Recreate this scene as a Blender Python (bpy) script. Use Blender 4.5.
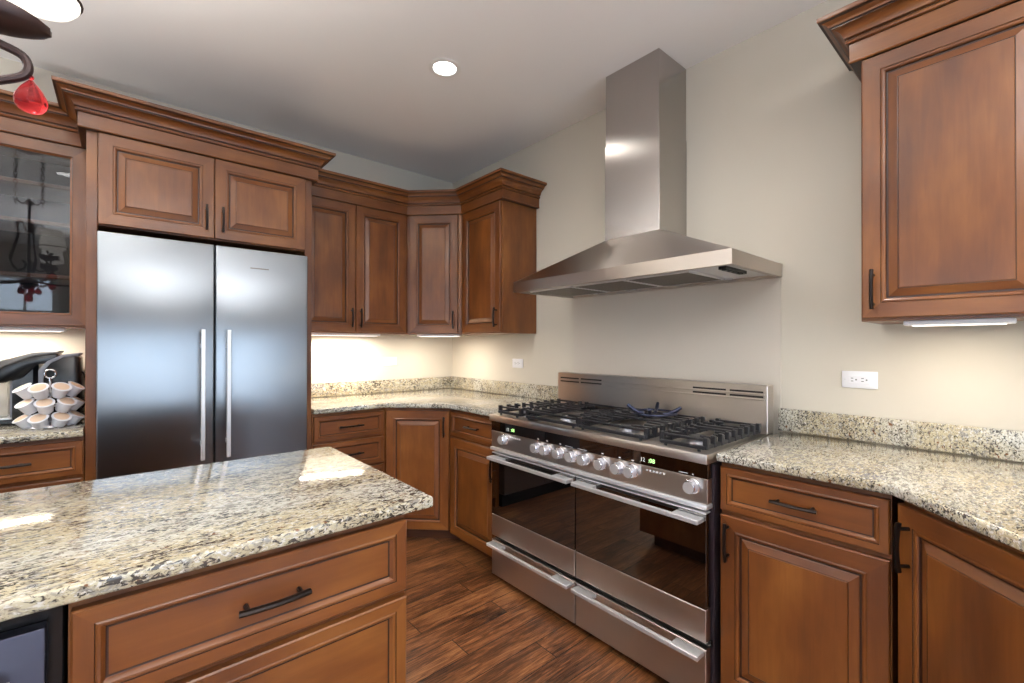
import bpy, bmesh, math, random
from mathutils import Vector, Matrix
random.seed(7)
S = bpy.context.scene
for o in list(bpy.data.objects): bpy.data.objects.remove(o)
COL = S.collection
PI = math.pi
HC = 2.7535                      # ceiling height

# ------------------------------------------------------------------ camera, world, exposure
cd = bpy.data.cameras.new('camera'); cam = bpy.data.objects.new('camera', cd); COL.objects.link(cam)
cam.location = (-2.2452, -3.4255, 1.2954)
cam.rotation_euler = (math.radians(90.227), math.radians(-0.08), math.radians(-40.78))
cd.sensor_width = 36; cd.lens = 450.96/1024*36
cd.shift_x = (512-512.28)/1024; cd.shift_y = (343.34-341.5)/1024
cd.clip_start = .02
S.camera = cam
S.view_settings.view_transform = 'Standard'; S.view_settings.look = 'None'
S.view_settings.gamma = 1; S.view_settings.use_curve_mapping = False
S.view_settings.exposure = -0.08

w = bpy.data.worlds.new('world'); S.world = w; w.use_nodes = True
nt = w.node_tree; bg = nt.nodes['Background']
sky = nt.nodes.new('ShaderNodeTexSky'); sky.sky_type = 'NISHITA'; sky.sun_disc = False
sky.sun_elevation = math.radians(40); sky.sun_rotation = math.radians(200)
nt.links.new(sky.outputs[0], bg.inputs[0]); bg.inputs[1].default_value = .10

def area(name, loc, rot, sx, sy, power, color, parent=None, spread=PI):
    l = bpy.data.lights.new(name, 'AREA'); l.shape = 'RECTANGLE'; l.size = sx; l.size_y = sy
    l.energy = power; l.color = color; l.spread = spread
    o = bpy.data.objects.new(name, l); COL.objects.link(o); o.location = loc; o.rotation_euler = rot
    if parent: o.parent = parent
    return o
COOL = (.66, .80, 1.0); WARM = (1.0, .89, .75); NEUT = (1.0, .95, .88)
# daylight coming in through the windows of the wall behind the camera
WIN = [(-4.75, -3.05, .85, 2.25), (-2.35, -.45, .25, 2.25)]
for i, (a, b, c, d) in enumerate(WIN):
    area('window_daylight', ((a+b)/2, -6.93, (c+d)/2), (PI/2, 0, 0), b-a+.1, d-c+.1, 26*(b-a)*(d-c), COOL)
area('window_daylight', (-6.13, -3.9, 1.27), (PI/2, 0, -PI/2), 3.5, 2.15, 90, COOL)  # added fill outside the unseen left wall, raises the ambient light

# ------------------------------------------------------------------ materials
def lin(r, g, b):
    f = lambda c: (c/255/12.92) if c/255 <= .04045 else ((c/255+.055)/1.055)**2.4
    return (f(r), f(g), f(b), 1)
class NT:
    def __init__(s, name):
        s.m = bpy.data.materials.new(name); s.m.use_nodes = True; s.t = s.m.node_tree
        s.b = s.t.nodes['Principled BSDF']
    def n(s, typ, **k):
        x = s.t.nodes.new('ShaderNode'+typ)
        for a, v in k.items():
            if a.startswith('i_'):
                key = a[2:]
                x.inputs[int(key) if key.isdigit() else key].default_value = v
            else: setattr(x, a, v)
        return x
    def l(s, a, b): s.t.links.new(a, b)
    def set(s, **k):
        for a, v in k.items(): s.b.inputs[a.replace('_', ' ')].default_value = v
        return s
    def ramp(s, fac, stops, interp='LINEAR'):
        r = s.n('ValToRGB'); cr = r.color_ramp; cr.interpolation = interp
        while len(cr.elements) < len(stops): cr.elements.new(.5)
        for e, (p, c) in zip(cr.elements, stops): e.position = p; e.color = c
        s.l(fac, r.inputs[0]); return r.outputs[0]
    def mix(s, fac, a, b, blend='MIX'):
        m = s.n('Mix', data_type='RGBA', blend_type=blend)
        for i, v in ((0, fac), (6, a), (7, b)):
            if hasattr(v, 'links'): s.l(v, m.inputs[i])
            else: m.inputs[i].default_value = v
        return m.outputs[2]
    def bump(s, h, strength=.1, dist=.01):
        b = s.n('Bump'); b.inputs['Strength'].default_value = strength; b.inputs['Distance'].default_value = dist
        s.l(h, b.inputs['Height']); s.l(b.outputs[0], s.b.inputs['Normal'])

def plain(name, col, rough=.5, metal=0., spec=.5, coat=0., emit=None, es=0.):
    t = NT(name); t.set(Base_Color=col, Roughness=rough, Metallic=metal)
    t.b.inputs['Specular IOR Level'].default_value = spec; t.b.inputs['Coat Weight'].default_value = coat
    t.b.inputs['Coat Roughness'].default_value = .12
    if emit: t.b.inputs['Emission Color'].default_value = emit; t.b.inputs['Emission Strength'].default_value = es
    return t.m

def wood(name, c0, c1, c2, vertical=True, rough=.40):
    t = NT(name); tc = t.n('TexCoord'); oi = t.n('ObjectInfo')
    off = t.n('Vector' + 'Math', operation='SCALE'); off.inputs[0].default_value = (13.1, 7.7, 5.3); t.l(oi.outputs['Random'], off.inputs[3])
    add = t.n('VectorMath', operation='ADD'); t.l(tc.outputs['Object'], add.inputs[0]); t.l(off.outputs[0], add.inputs[1])
    mp = t.n('Mapping'); t.l(add.outputs[0], mp.inputs[0])
    mp.inputs['Scale'].default_value = (16, 16, 1.3) if vertical else (1.3, 16, 16)
    g = t.n('TexNoise'); g.inputs['Scale'].default_value = 3.2; g.inputs['Detail'].default_value = 5; g.inputs['Roughness'].default_value = .6
    g.inputs['Distortion'].default_value = .6; t.l(mp.outputs[0], g.inputs['Vector'])
    mp2 = t.n('Mapping'); t.l(add.outputs[0], mp2.inputs[0]); mp2.inputs['Scale'].default_value = (2.4, 2.4, 1.0) if vertical else (1.0, 2.4, 2.4)
    b = t.n('TexNoise'); b.inputs['Scale'].default_value = 3.0; b.inputs['Detail'].default_value = 3; t.l(mp2.outputs[0], b.inputs['Vector'])
    m = t.n('Math', operation='MULTIPLY_ADD'); m.inputs[1].default_value = .76; t.l(b.outputs[0], m.inputs[0])
    m2 = t.n('Math', operation='MULTIPLY'); m2.inputs[1].default_value = .24; t.l(g.outputs[0], m2.inputs[0]); t.l(m2.outputs[0], m.inputs[2])
    col = t.ramp(m.outputs[0], [(.33, c0), (.5, c1), (.68, c2)])
    t.l(col, t.b.inputs['Base Color']); t.set(Roughness=rough)
    t.b.inputs['Coat Weight'].default_value = .22; t.b.inputs['Coat Roughness'].default_value = .14
    return t.m
WC = (lin(88, 46, 17), lin(113, 63, 23), lin(134, 82, 34))
WV = wood('maple_vertical', *WC); WH = wood('maple_horizontal', *WC, vertical=False)
GLZ = plain('dark_glaze', lin(52, 26, 14), .4, coat=.2)
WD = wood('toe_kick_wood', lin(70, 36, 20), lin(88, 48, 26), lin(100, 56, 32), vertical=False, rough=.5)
INT = plain('cabinet_interior', lin(44, 29, 22), .5)

def granite():
    t = NT('granite'); tc = t.n('TexCoord'); mp = t.n('Mapping'); t.l(tc.outputs['Object'], mp.inputs[0])
    mp.inputs['Rotation'].default_value = (.1, .1, .12); mp.inputs['Scale'].default_value = (.55, 1.2, 1.0)
    def noise(scale, detail=3, rough=.6, dist=.4):
        n = t.n('TexNoise'); n.inputs['Scale'].default_value = scale; n.inputs['Detail'].default_value = detail
        n.inputs['Roughness'].default_value = rough; n.inputs['Distortion'].default_value = dist
        t.l(mp.outputs[0], n.inputs['Vector']); return n.outputs[0]
    big = noise(3.2, 4); mid = noise(60, 3, .55, .8); fine = noise(150, 3, .65, .5); dark = noise(118, 4, .62, 1.0); br = noise(75, 2, .5, .6); cl = noise(12, 3)
    base = t.ramp(big, [(.38, lin(196, 193, 180)), (.52, lin(190, 180, 152)), (.66, lin(178, 164, 133))])
    c = t.mix(t.ramp(mid, [(.50, (0, 0, 0, 1)), (.62, (1, 1, 1, 1))]), base, lin(140, 136, 128))
    c = t.mix(t.ramp(fine, [(.55, (0, 0, 0, 1)), (.63, (1, 1, 1, 1))]), c, lin(212, 209, 202))
    c = t.mix(t.ramp(fine, [(.34, (1, 1, 1, 1)), (.42, (0, 0, 0, 1))]), c, lin(118, 106, 90))
    c = t.mix(t.ramp(br, [(.66, (0, 0, 0, 1)), (.70, (1, 1, 1, 1))]), c, lin(120, 82, 54))
    dk = t.n('Math', operation='MULTIPLY_ADD'); dk.inputs[1].default_value = .35; t.l(cl, dk.inputs[0]); t.l(dark, dk.inputs[2])
    c = t.mix(t.ramp(dk.outputs[0], [(.715, (0, 0, 0, 1)), (.765, (1, 1, 1, 1))]), c, lin(66, 61, 56))
    t.l(c, t.b.inputs['Base Color']); t.set(Roughness=.09)
    t.b.inputs['Coat Weight'].default_value = .3; t.b.inputs['Coat Roughness'].default_value = .04
    return t.m
GR = granite()

def floor_mat():
    t = NT('hand_scraped_planks'); tc = t.n('TexCoord'); sp = t.n('SeparateXYZ'); t.l(tc.outputs['Object'], sp.inputs[0])
    def M(op, a, b=None, c=None):
        m = t.n('Math', operation=op)
        for i, v in enumerate((a, b, c)):
            if v is None: continue
            if hasattr(v, 'links'): t.l(v, m.inputs[i])
            else: m.inputs[i].default_value = v
        return m.outputs[0]
    W, L = .125, .85
    r = M('DIVIDE', sp.outputs[1], W); row = M('FLOOR', r); fr = M('FRACT', r)
    wn = t.n('TexWhiteNoise', noise_dimensions='1D'); t.l(row, wn.inputs['W'])
    xo = M('MULTIPLY_ADD', wn.outputs[0], 7.3, M('DIVIDE', sp.outputs[0], L)); pi_ = M('FLOOR', xo); fx = M('FRACT', xo)
    cb = t.n('CombineXYZ'); t.l(row, cb.inputs[0]); t.l(pi_, cb.inputs[1])
    wn2 = t.n('TexWhiteNoise', noise_dimensions='2D'); t.l(cb.outputs[0], wn2.inputs['Vector'])
    def edge(f, lo):
        a = M('MINIMUM', f, M('SUBTRACT', 1.0, f)); return M('LESS_THAN', a, lo)
    gap = M('MAXIMUM', edge(fr, .016), edge(fx, .0022))
    vo = t.n('VectorMath', operation='SCALE'); t.l(wn2.outputs['Color'], vo.inputs[0]); vo.inputs[3].default_value = 9.
    va = t.n('VectorMath', operation='ADD'); t.l(tc.outputs['Object'], va.inputs[0]); t.l(vo.outputs[0], va.inputs[1])
    mp = t.n('Mapping'); t.l(va.outputs[0], mp.inputs[0]); mp.inputs['Scale'].default_value = (2.6, 42, 1)
    g = t.n('TexNoise'); g.inputs['Scale'].default_value = 2.6; g.inputs['Detail'].default_value = 6; g.inputs['Roughness'].default_value = .62; g.inputs['Distortion'].default_value = 1.2
    t.l(mp.outputs[0], g.inputs['Vector'])
    mp2 = t.n('Mapping'); t.l(va.outputs[0], mp2.inputs[0]); mp2.inputs['Scale'].default_value = (1.2, 4, 1)
    b = t.n('TexNoise'); b.inputs['Scale'].default_value = 3.; b.inputs['Detail'].default_value = 3; t.l(mp2.outputs[0], b.inputs['Vector'])
    v = M('MULTIPLY_ADD', g.outputs[0], .62, M('MULTIPLY_ADD', b.outputs[0], .38, M('MULTIPLY_ADD', wn2.outputs[0], .10, -.05)))
    c = t.ramp(v, [(.34, lin(44, 24, 14)), (.46, lin(94, 56, 31)), (.54, lin(128, 80, 46)), (.67, lin(164, 112, 70))])
    c = t.mix(gap, c, lin(24, 13, 8))
    t.l(c, t.b.inputs['Base Color']); t.set(Roughness=.34)
    t.b.inputs['Coat Weight'].default_value = .25; t.b.inputs['Coat Roughness'].default_value = .2
    h = M('MULTIPLY_ADD', gap, -1.2, M('ADD', g.outputs[0], b.outputs[0])); t.bump(h, .35, .004)
    return t.m

def steel(name, col, rough, aniso=.75, rot=0., axis='Z'):
    t = NT(name); t.set(Base_Color=col, Roughness=rough, Metallic=1.)
    t.b.inputs['Anisotropic'].default_value = aniso; t.b.inputs['Anisotropic Rotation'].default_value = rot
    tg = t.n('Tangent', direction_type='RADIAL', axis=axis); t.l(tg.outputs[0], t.b.inputs['Tangent'])
    return t.m
SS = steel('brushed_steel', lin(194, 186, 179), .30, .85, .25)
SF = steel('brushed_steel_upright_grain', lin(148, 154, 160), .30, .9, 0.)
SC = steel('chimney_steel', lin(180, 175, 171), .23, .85, 0.)
SB = plain('satin_steel', lin(228, 228, 230), .42, .75)
CHR = plain('polished_chrome', lin(225, 225, 230), .10, 1.)
KNB = plain('satin_chrome', lin(236, 236, 246), .34, .8)
BLK = plain('black_enamel', lin(14, 14, 15), .25)
MBK = plain('matte_black', lin(10, 9, 9), .6)
IRON = plain('cast_iron', lin(28, 28, 32), .34)
BGL = plain('black_glass', lin(6, 5, 5), .02, spec=.5, coat=.0); BGL.node_tree.nodes['Principled BSDF'].inputs['IOR'].default_value = 2.6
DBR = plain('dark_bronze', lin(38, 30, 27), .32, .7)
WALL = plain('wall_paint', lin(206, 199, 185), .75, spec=.25)
CEIL = plain('ceiling_paint', lin(244, 244, 244), .9, spec=.1)
SPL = plain('splash_panel_finish', lin(205, 197, 185), .38, spec=.35)
WHT = plain('white_plastic', lin(236, 236, 240), .35)
TRW = plain('white_trim_paint', lin(236, 236, 234), .45)
GREYP = plain('grey_plastic', lin(120, 122, 132), .35)
SILV = plain('silver_plastic', lin(112, 108, 104), .28, .6)
DKM = plain('dark_hole', lin(8, 8, 8), .7)
FOIL = plain('pod_foil', lin(222, 196, 170), .35, .15)
POD = plain('pod_cup', lin(226, 226, 232), .35)
WIRE = CHR
BRZ = plain('chandelier_bronze', lin(62, 46, 44), .42, .45)

def emis(name, col, s):
    t = NT(name); t.set(Base_Color=(.8, .8, .8, 1)); t.b.inputs['Emission Color'].default_value = col; t.b.inputs['Emission Strength'].default_value = s
    return t.m
LENS = emis('downlight_lens', (1, .97, .92, 1), 9.)
UCL = emis('fixture_lens', (1, .92, .80, 1), 2.5)
SHD = emis('glowing_glass_shade', (1, .93, .82, 1), 1.5)
GRN = emis('green_digits', (.35, 1, .08, 1), 1.6)
DIM = emis('dim_digits', (.75, .8, .72, 1), .35)
def glass(name, col, alpha=.12, rough=.02):
    t = NT(name); out = t.t.nodes['Material Output']
    tr = t.n('BsdfTransparent'); tr.inputs[0].default_value = col
    gl = t.n('BsdfGlossy'); gl.inputs['Roughness'].default_value = rough
    fr = t.n('Fresnel'); fr.inputs[0].default_value = 1.5
    m = t.n('MixShader'); t.l(fr.outputs[0], m.inputs[0]); t.l(tr.outputs[0], m.inputs[1]); t.l(gl.outputs[0], m.inputs[2])
    t.l(m.outputs[0], out.inputs[0]); return t.m
GLS = glass('clear_glass', (.72, .74, .77, 1)); WGL = glass('window_glass', (.97, .98, .98, 1))
t_ = NT('red_crystal'); t_.set(Base_Color=lin(222, 66, 70), Roughness=.05, IOR=1.25); t_.b.inputs['Transmission Weight'].default_value = .82
RED = t_.m
t_ = NT('clear_plastic'); t_.set(Base_Color=lin(225, 222, 215), Roughness=.05, IOR=1.3); t_.b.inputs['Alpha'].default_value = .35
CLP = t_.m

# ------------------------------------------------------------------ mesh helpers
class MB:
    def __init__(s): s.bm = bmesh.new(); s.mats = []
    def mi(s, m):
        if m not in s.mats: s.mats.append(m)
        return s.mats.index(m)
    def face(s, vs, m):
        try: f = s.bm.faces.new(vs)
        except ValueError: return None
        f.material_index = s.mi(m); return f
    def box(s, x0, x1, y0, y1, z0, z1, m, bev=0., seg=1):
        b = bmesh.new(); bmesh.ops.create_cube(b, size=1)
        for v in b.verts: v.co = Vector(((x0+x1)/2+v.co.x*(x1-x0), (y0+y1)/2+v.co.y*(y1-y0), (z0+z1)/2+v.co.z*(z1-z0)))
        if bev: bmesh.ops.bevel(b, geom=b.edges[:], offset=bev, segments=seg, affect='EDGES', profile=.5)
        s.merge(b, m); return s
    def merge(s, b, m, mat=None):
        b.verts.index_update(); vs = [s.bm.verts.new(mat @ v.co if mat else v.co) for v in b.verts]
        for f in b.faces: s.face([vs[v.index] for v in f.verts], m)
        b.free(); return s
    def prism(s, poly, z0, z1, m, bev=0., seg=2, bot=None):
        b = bmesh.new(); n = len(poly)
        a = [b.verts.new((x, y, z0)) for x, y in poly]; c = [b.verts.new((x, y, z1)) for x, y in poly]
        b.faces.new(a[::-1]); b.faces.new(c)
        for i in range(n): b.faces.new((a[i], a[(i+1) % n], c[(i+1) % n], c[i]))
        bmesh.ops.recalc_face_normals(b, faces=b.faces[:])
        if bev:
            es = [e for e in b.edges if abs(e.verts[0].co.z-e.verts[1].co.z) < 1e-6]
            bmesh.ops.bevel(b, geom=es, offset=bev, segments=seg, affect='EDGES', profile=.5)
        return s.merge(b, m)
    def tube(s, pts, r, m, n=10, cap=True, closed=False, flat=1.):
        pts = [Vector(p) for p in pts]; N = len(pts); rs = r if isinstance(r, (list, tuple)) else [r]*N
        rings = []; prev = None
        for i, p in enumerate(pts):
            if closed: t = pts[(i+1) % N]-pts[i-1]
            else: t = pts[min(i+1, N-1)]-pts[max(i-1, 0)]
            t.normalize()
            if prev is None:
                a = Vector((0, 0, 1)) if abs(t.z) < .9 else Vector((1, 0, 0)); u = t.cross(a).normalized()
            else: u = (prev-t*prev.dot(t)).normalized()
            prev = u; v = t.cross(u)
            rings.append([s.bm.verts.new(p+u*rs[i]*math.cos(2*PI*k/n)+v*rs[i]*flat*math.sin(2*PI*k/n)) for k in range(n)])
        for i in range(N if closed else N-1):
            A, B = rings[i], rings[(i+1) % N]
            for k in range(n): s.face((A[k], A[(k+1) % n], B[(k+1) % n], B[k]), m)
        if cap and not closed: s.face(rings[0][::-1], m); s.face(rings[-1], m)
        return s
    def lathe(s, prof, m, c=(0, 0, 0), n=32, mat=None, sx=1., ms=None):
        rings = []
        for r, z in prof:
            if r < 1e-6: rings.append([s.bm.verts.new(s._t((0, 0, z), c, mat))])
            else: rings.append([s.bm.verts.new(s._t((r*sx*math.cos(2*PI*k/n), r*math.sin(2*PI*k/n), z), c, mat)) for k in range(n)])
        for i in range(len(rings)-1):
            A, B = rings[i], rings[i+1]; mm = ms[i] if ms else m
            for k in range(n):
                k2 = (k+1) % n
                if len(A) == 1 and len(B) == 1: continue
                if len(A) == 1: s.face((A[0], B[k2], B[k]), mm)
                elif len(B) == 1: s.face((A[k], A[k2], B[0]), mm)
                else: s.face((A[k], A[k2], B[k2], B[k]), mm)
        return s
    def _t(s, p, c, mat):
        p = Vector(p)
        if mat: p = mat @ p
        return p+Vector(c)
    def sphere(s, c, r, m, n=16):
        return s.lathe([(r*math.sin(PI*i/10), -r*math.cos(PI*i/10)) for i in range(11)], m, c, n)
    def build(s, name, parent=None, world=False, smooth=True, ang=35, loc=None, rot=None, recalc=True):
        if recalc: bmesh.ops.recalc_face_normals(s.bm, faces=s.bm.faces[:])
        me = bpy.data.meshes.new(name); s.bm.to_mesh(me); s.bm.free()
        for m in s.mats: me.materials.append(m)
        if smooth:
            for p in me.polygons: p.use_smooth = True
            me.set_sharp_from_angle(angle=math.radians(ang))
        o = bpy.data.objects.new(name, me); COL.objects.link(o)
        if parent:
            o.parent = parent
            if world: me.transform(MW(parent).inverted())
        if loc: o.location = loc
        if rot: o.rotation_euler = rot
        return o
def MW(o):
    m = Matrix.LocRotScale(o.location, o.rotation_euler, o.scale)
    return MW(o.parent) @ m if o.parent else m
def thing(name, label, cat, loc=(0, 0, 0), rz=0., group=None):
    o = bpy.data.objects.new(name, None); COL.objects.link(o); o.empty_display_size = .1
    o.location = loc; o.rotation_euler = (0, 0, rz); return tag(o, label, cat, group)
def tag(o, label, cat, group=None):
    o['label'] = label; o['category'] = cat
    if group: o['group'] = group
    return o
def structure(o): o['kind'] = 'structure'; return o
def clone(o, parent=None):
    c = o.copy(); COL.objects.link(c); c.parent = parent
    for ch in o.children: clone(ch, c)
    return c

# ------------------------------------------------------------------ room shell
X0, Y0 = -6.0, -6.8
m = MB(); m.box(X0-.1, .1, Y0-.1, .1, -.1, 0, floor_mat()); structure(m.build('floor', smooth=False))
m = MB(); m.box(X0-.1, .1, Y0-.1, .1, HC, HC+.1, CEIL); structure(m.build('ceiling', smooth=False))
m = MB(); m.box(X0-.1, .1, 0, .1, 0, HC, WALL); structure(m.build('wall_back', smooth=False))
m = MB(); m.box(0, .1, Y0, 0, 0, HC, WALL); structure(m.build('wall_right', smooth=False))
LW = (-5.6, -2.2, .25, 2.3)  # unseen left wall opening, added and sized to let in fill light
m = MB(); m.box(X0-.1, X0, Y0, LW[0], 0, HC, WALL); m.box(X0-.1, X0, LW[1], 0, 0, HC, WALL)
m.box(X0-.1, X0, LW[0], LW[1], 0, LW[2], WALL); m.box(X0-.1, X0, LW[0], LW[1], LW[3], HC, WALL); structure(m.build('wall_left', smooth=False))
m = MB(); xs = X0
for a, b, c, d in WIN:
    m.box(xs, a, Y0-.1, Y0, 0, HC, WALL); m.box(a, b, Y0-.1, Y0, 0, c, WALL); m.box(a, b, Y0-.1, Y0, d, HC, WALL); xs = b
m.box(xs, 0, Y0-.1, Y0, 0, HC, WALL); structure(m.build('wall_front', smooth=False))
def window(i, a, b, c, d, along='x'):
    o = structure(thing('window_%d' % i, 'white framed window behind the kitchen', 'window')); del o['label'], o['category']
    f = MB(); g = MB()
    def bx(mb, u0, u1, v0, v1, z0, z1, mt):
        if along == 'x': mb.box(u0, u1, Y0+v0, Y0+v1, z0, z1, mt)
        else: mb.box(X0+v0, X0+v1, u0, u1, z0, z1, mt)
    for u0, u1, z0, z1 in ((a-.07, a, c-.07, d+.07), (b, b+.07, c-.07, d+.07), (a, b, c-.07, c), (a, b, d, d+.07)): bx(f, u0, u1, 0, .025, z0, z1, TRW)
    n = max(2, round((b-a)/.6))
    for k in range(1, n): u = a+(b-a)*k/n; bx(f, u-.03, u+.03, -.06, .0, c, d, TRW)
    for k in range(n):
        u = a+(b-a)*(k+.5)/n; bx(f, u-.014, u+.014, -.05, -.02, c, d, TRW)
    for z in (c+(d-c)/3, c+2*(d-c)/3): bx(f, a, b, -.05, -.02, z-.014, z+.014, TRW)
    f.build('window_frame', o, smooth=False)
    bx(g, a, b, -.045, -.04, c, d, WGL); g.build('window_pane', o, smooth=False)
for i, (a, b, c, d) in enumerate(WIN): window(i+1, a, b, c, d)
window(3, LW[0], LW[1], LW[2], LW[3], 'y')  # added left window around the fill light opening
for nm, bx in (('baseboard_back', (X0, -3.3, -.015, 0)), ('baseboard_right', (-.015, 0, Y0, -4.35))):
    m = MB(); m.box(*bx, 0, .12, TRW, .004); structure(m.build(nm))

# ------------------------------------------------------------------ cabinet kit
def panel_front(w, h, kind='door', t=.02, frame=.064):
    """raised-panel door / flat-panel drawer front in local x (0..w), z (0..h), face at y=-t"""
    m = MB()
    if kind == 'door':
        P = [(0, 0, 0), (0, t-.003, 0), (.003, t, 0), (frame-.014, t, 0), (frame-.013, t-.0022, 1), (frame-.010, t-.0005, 0), (frame-.006, t-.0008, 0), (frame-.002, t-.003, 0), (frame, t-.006, 0), (frame+.001, t-.010, 1),
             (frame+.006, t-.010, 1), (frame+.008, t-.0085, 0), (frame+.018, t-.0055, 0), (frame+.030, t-.0015, 0), (frame+.032, t-.0022, 1), (frame+.034, t, 0)]
    else:
        P = [(0, 0, 0), (0, t-.003, 0), (.003, t, 0), (frame-.014, t, 0), (frame-.013, t-.0022, 1), (frame-.010, t-.0005, 0), (frame-.006, t-.001, 0), (frame-.002, t-.005, 0), (frame, t-.009, 0), (frame+.001, t-.0095, 1), (frame+.004, t-.0095, 1)]
    rings = [[m.bm.verts.new(p) for p in ((i, -d, i), (w-i, -d, i), (w-i, -d, h-i), (i, -d, h-i))] for i, d, g in P]
    for k in range(len(P)-1):
        A, B = rings[k], rings[k+1]; gl = P[k+1][2] and P[k][0] > 0
        for j in range(4):
            m.face((A[j], A[(j+1) % 4], B[(j+1) % 4], B[j]), GLZ if gl else (WH if j % 2 == 0 else WV))
    m.face(rings[-1], WV if kind == 'door' else WH); m.face(rings[0][::-1], WV)
    return m
def pull(L=.128, horiz=True):
    m = MB(); N = 13; pts = []
    for i in range(N):
        s_ = -1+2*i/(N-1); pts.append((s_*L/2*1.12, -.026-.006*(1-s_*s_), 0))
    if not horiz: pts = [(0, p[1], p[0]) for p in pts]
    m.tube(pts, .0080 if horiz else .0075, DBR, 8, flat=.75)
    for s_ in (-1, 1):
        a = (s_*L*.42, 0, 0) if horiz else (0, 0, s_*L*.42); b = (a[0], -.028, a[2])
        m.tube([a, b], .005, DBR, 8)
    return m
HP = pull(.117, True).build('handle'); VP_ = pull(.117, False).build('handle')
def handle(parent, x, z, horiz, t=.02, scale=1.):
    h = (HP if horiz else VP_).copy(); COL.objects.link(h); h.parent = parent; h.location = (x, -t, z); h.scale = (scale if horiz else 1, 1, 1 if horiz else scale); return h
def door(cab, x0, x1, z0, z1, hx=None, hz=None, frame=.064):
    o = panel_front(x1-x0, z1-z0, 'door', frame=frame).build('door', cab, loc=(x0, 0, z0), ang=20)
    if hx is not None: handle(o, hx-x0, hz-z0, False)
    return o
def drawer(cab, x0, x1, z0, z1, frame=.036, hl=1.):
    o = panel_front(x1-x0, z1-z0, 'drawer', frame=frame).build('drawer', cab, loc=(x0, 0, z0), ang=20)
    handle(o, (x1-x0)/2, (z1-z0)/2, True, scale=hl, t=.0115); return o
ZB, ZT = 1.378, 2.275                    # upper cabinets: underside, top of box
CROWN = [(.0, ZT-.004, 0), (.026, ZT-.004, 1), (.030, ZT, 0), (.030, ZT+.004, 0), (.027, ZT+.006, 1), (.027, ZT+.062, 0), (.029, ZT+.064, 1), (.036, ZT+.066, 0), (.038, ZT+.071, 0), (.036, ZT+.076, 0), (.031, ZT+.078, 1), (.031, ZT+.082, 1),
         (.040, ZT+.084, 0), (.042, ZT+.090, 0), (.046, ZT+.100, 0), (.054, ZT+.110, 0), (.066, ZT+.117, 0), (.070, ZT+.118, 0), (.070, ZT+.121, 1), (.076, ZT+.123, 1), (.078, ZT+.129, 0), (.084, ZT+.135, 0), (.092, ZT+.138, 0), (.094, ZT+.140, 1), (.102, ZT+.142, 1), (.104, ZT+.146, 0), (.104, ZT+.158, 0), (.0, ZT+.158, 0)]
def offs(path, d):
    """offset an open polyline to its right-hand side by d (mitred)"""
    P = [Vector(p) for p in path]; out = []; N = len(P)
    nr = []
    for i in range(N-1):
        t = (P[i+1]-P[i]).normalized(); nr.append(Vector((t.y, -t.x)))
    for i in range(N):
        if i == 0: out.append(P[0]+nr[0]*d)
        elif i == N-1: out.append(P[-1]+nr[-1]*d)
        else:
            b = (nr[i-1]+nr[i]).normalized(); out.append(P[i]+b*(d/b.dot(nr[i])))
    return out
def crown(cab, path, seg0, seg1, name='crown_molding'):
    m = MB(); cols = []
    for d, z, g in CROWN:
        q = offs(path, d); cols.append([m.bm.verts.new((q[i].x, q[i].y, z)) for i in range(seg0, seg1+1)])
    n = len(CROWN)
    for k in range(n):
        A, B = cols[k], cols[(k+1) % n]
        for i in range(len(A)-1): m.face((A[i], A[i+1], B[i+1], B[i]), GLZ if CROWN[(k+1) % n][2] else WH)
    m.face([c[0] for c in cols], WH); m.face([c[-1] for c in cols][::-1], WH)
    return m.build(name, cab, world=True, ang=25)
UP = [(-1.396, -.315), (-.62, -.315), (-.315, -.62), (-.315, -1.09), (-.002, -1.09)]

# --- cabinet round the refrigerator
c = thing('refrigerator_cabinet', 'tall stained maple cabinet surround enclosing the steel refrigerator, two doors above it', 'cabinet', (-2.376, -.61, 0))
for a, b in ((-2.376, -2.337), (-1.437, -1.396)):
    m = MB(); m.box(a, b, -.61, -.002, 0, ZT, WV, .002); m.build('side_panel', c, world=True)
m = MB(); m.box(-2.337, -1.437, -.605, -.002, 1.846, ZT, WH); m.build('cabinet_box', c, world=True, smooth=False)
door(c, .041, .488, 1.850, 2.268, .454, 1.948); door(c, .491, .938, 1.850, 2.268, .525, 1.948)
crown(c, [(-2.376, -.33), (-2.376, -.61), (-1.396, -.61), (-1.396, -.33)], 0, 3)

# --- upper cabinets on the back and right walls
c = thing('wall_cabinet', 'two-door stained maple wall cabinet right beside the refrigerator surround', 'cabinet', (-1.396, -.315, ZB), group='upper wall cabinets')
m = MB(); m.box(-1.395, -.62, -.315, -.002, ZB, ZT, WV, .001); m.build('cabinet_box', c, world=True)
door(c, .005, .3745, .008, .892, .345, .105); door(c, .3785, .760, .008, .892, .408, .105)
crown(c, UP, 0, 1)
c = thing('corner_wall_cabinet', 'angled stained maple wall cabinet in the corner with a single door', 'cabinet', (-.62, -.315, ZB), -PI/4, group='upper wall cabinets')
m = MB(); m.prism([(-.62, -.002), (-.62, -.315), (-.315, -.62), (-.002, -.62), (-.002, -.002)], ZB, ZT, WV); m.build('cabinet_box', c, world=True)
LD = .305*math.sqrt(2)
door(c, .028, LD-.036, .008, .892, LD-.068, .105); crown(c, UP, 1, 2)
m = MB(); m.box(LD-.032, LD-.005, -.019, 0, .008, .892, WV, .002); m.build('filler_strip', c)
c = thing('wall_cabinet', 'narrow stained maple wall cabinet between the corner and the range hood', 'cabinet', (-.315, -.62, ZB), -PI/2, group='upper wall cabinets')
m = MB(); m.box(-.315, -.002, -1.09, -.62, ZB, ZT, WV, .001); m.build('cabinet_box', c, world=True)
door(c, .016, .462, .008, .892, .430, .105); crown(c, UP, 2, 4)
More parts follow.
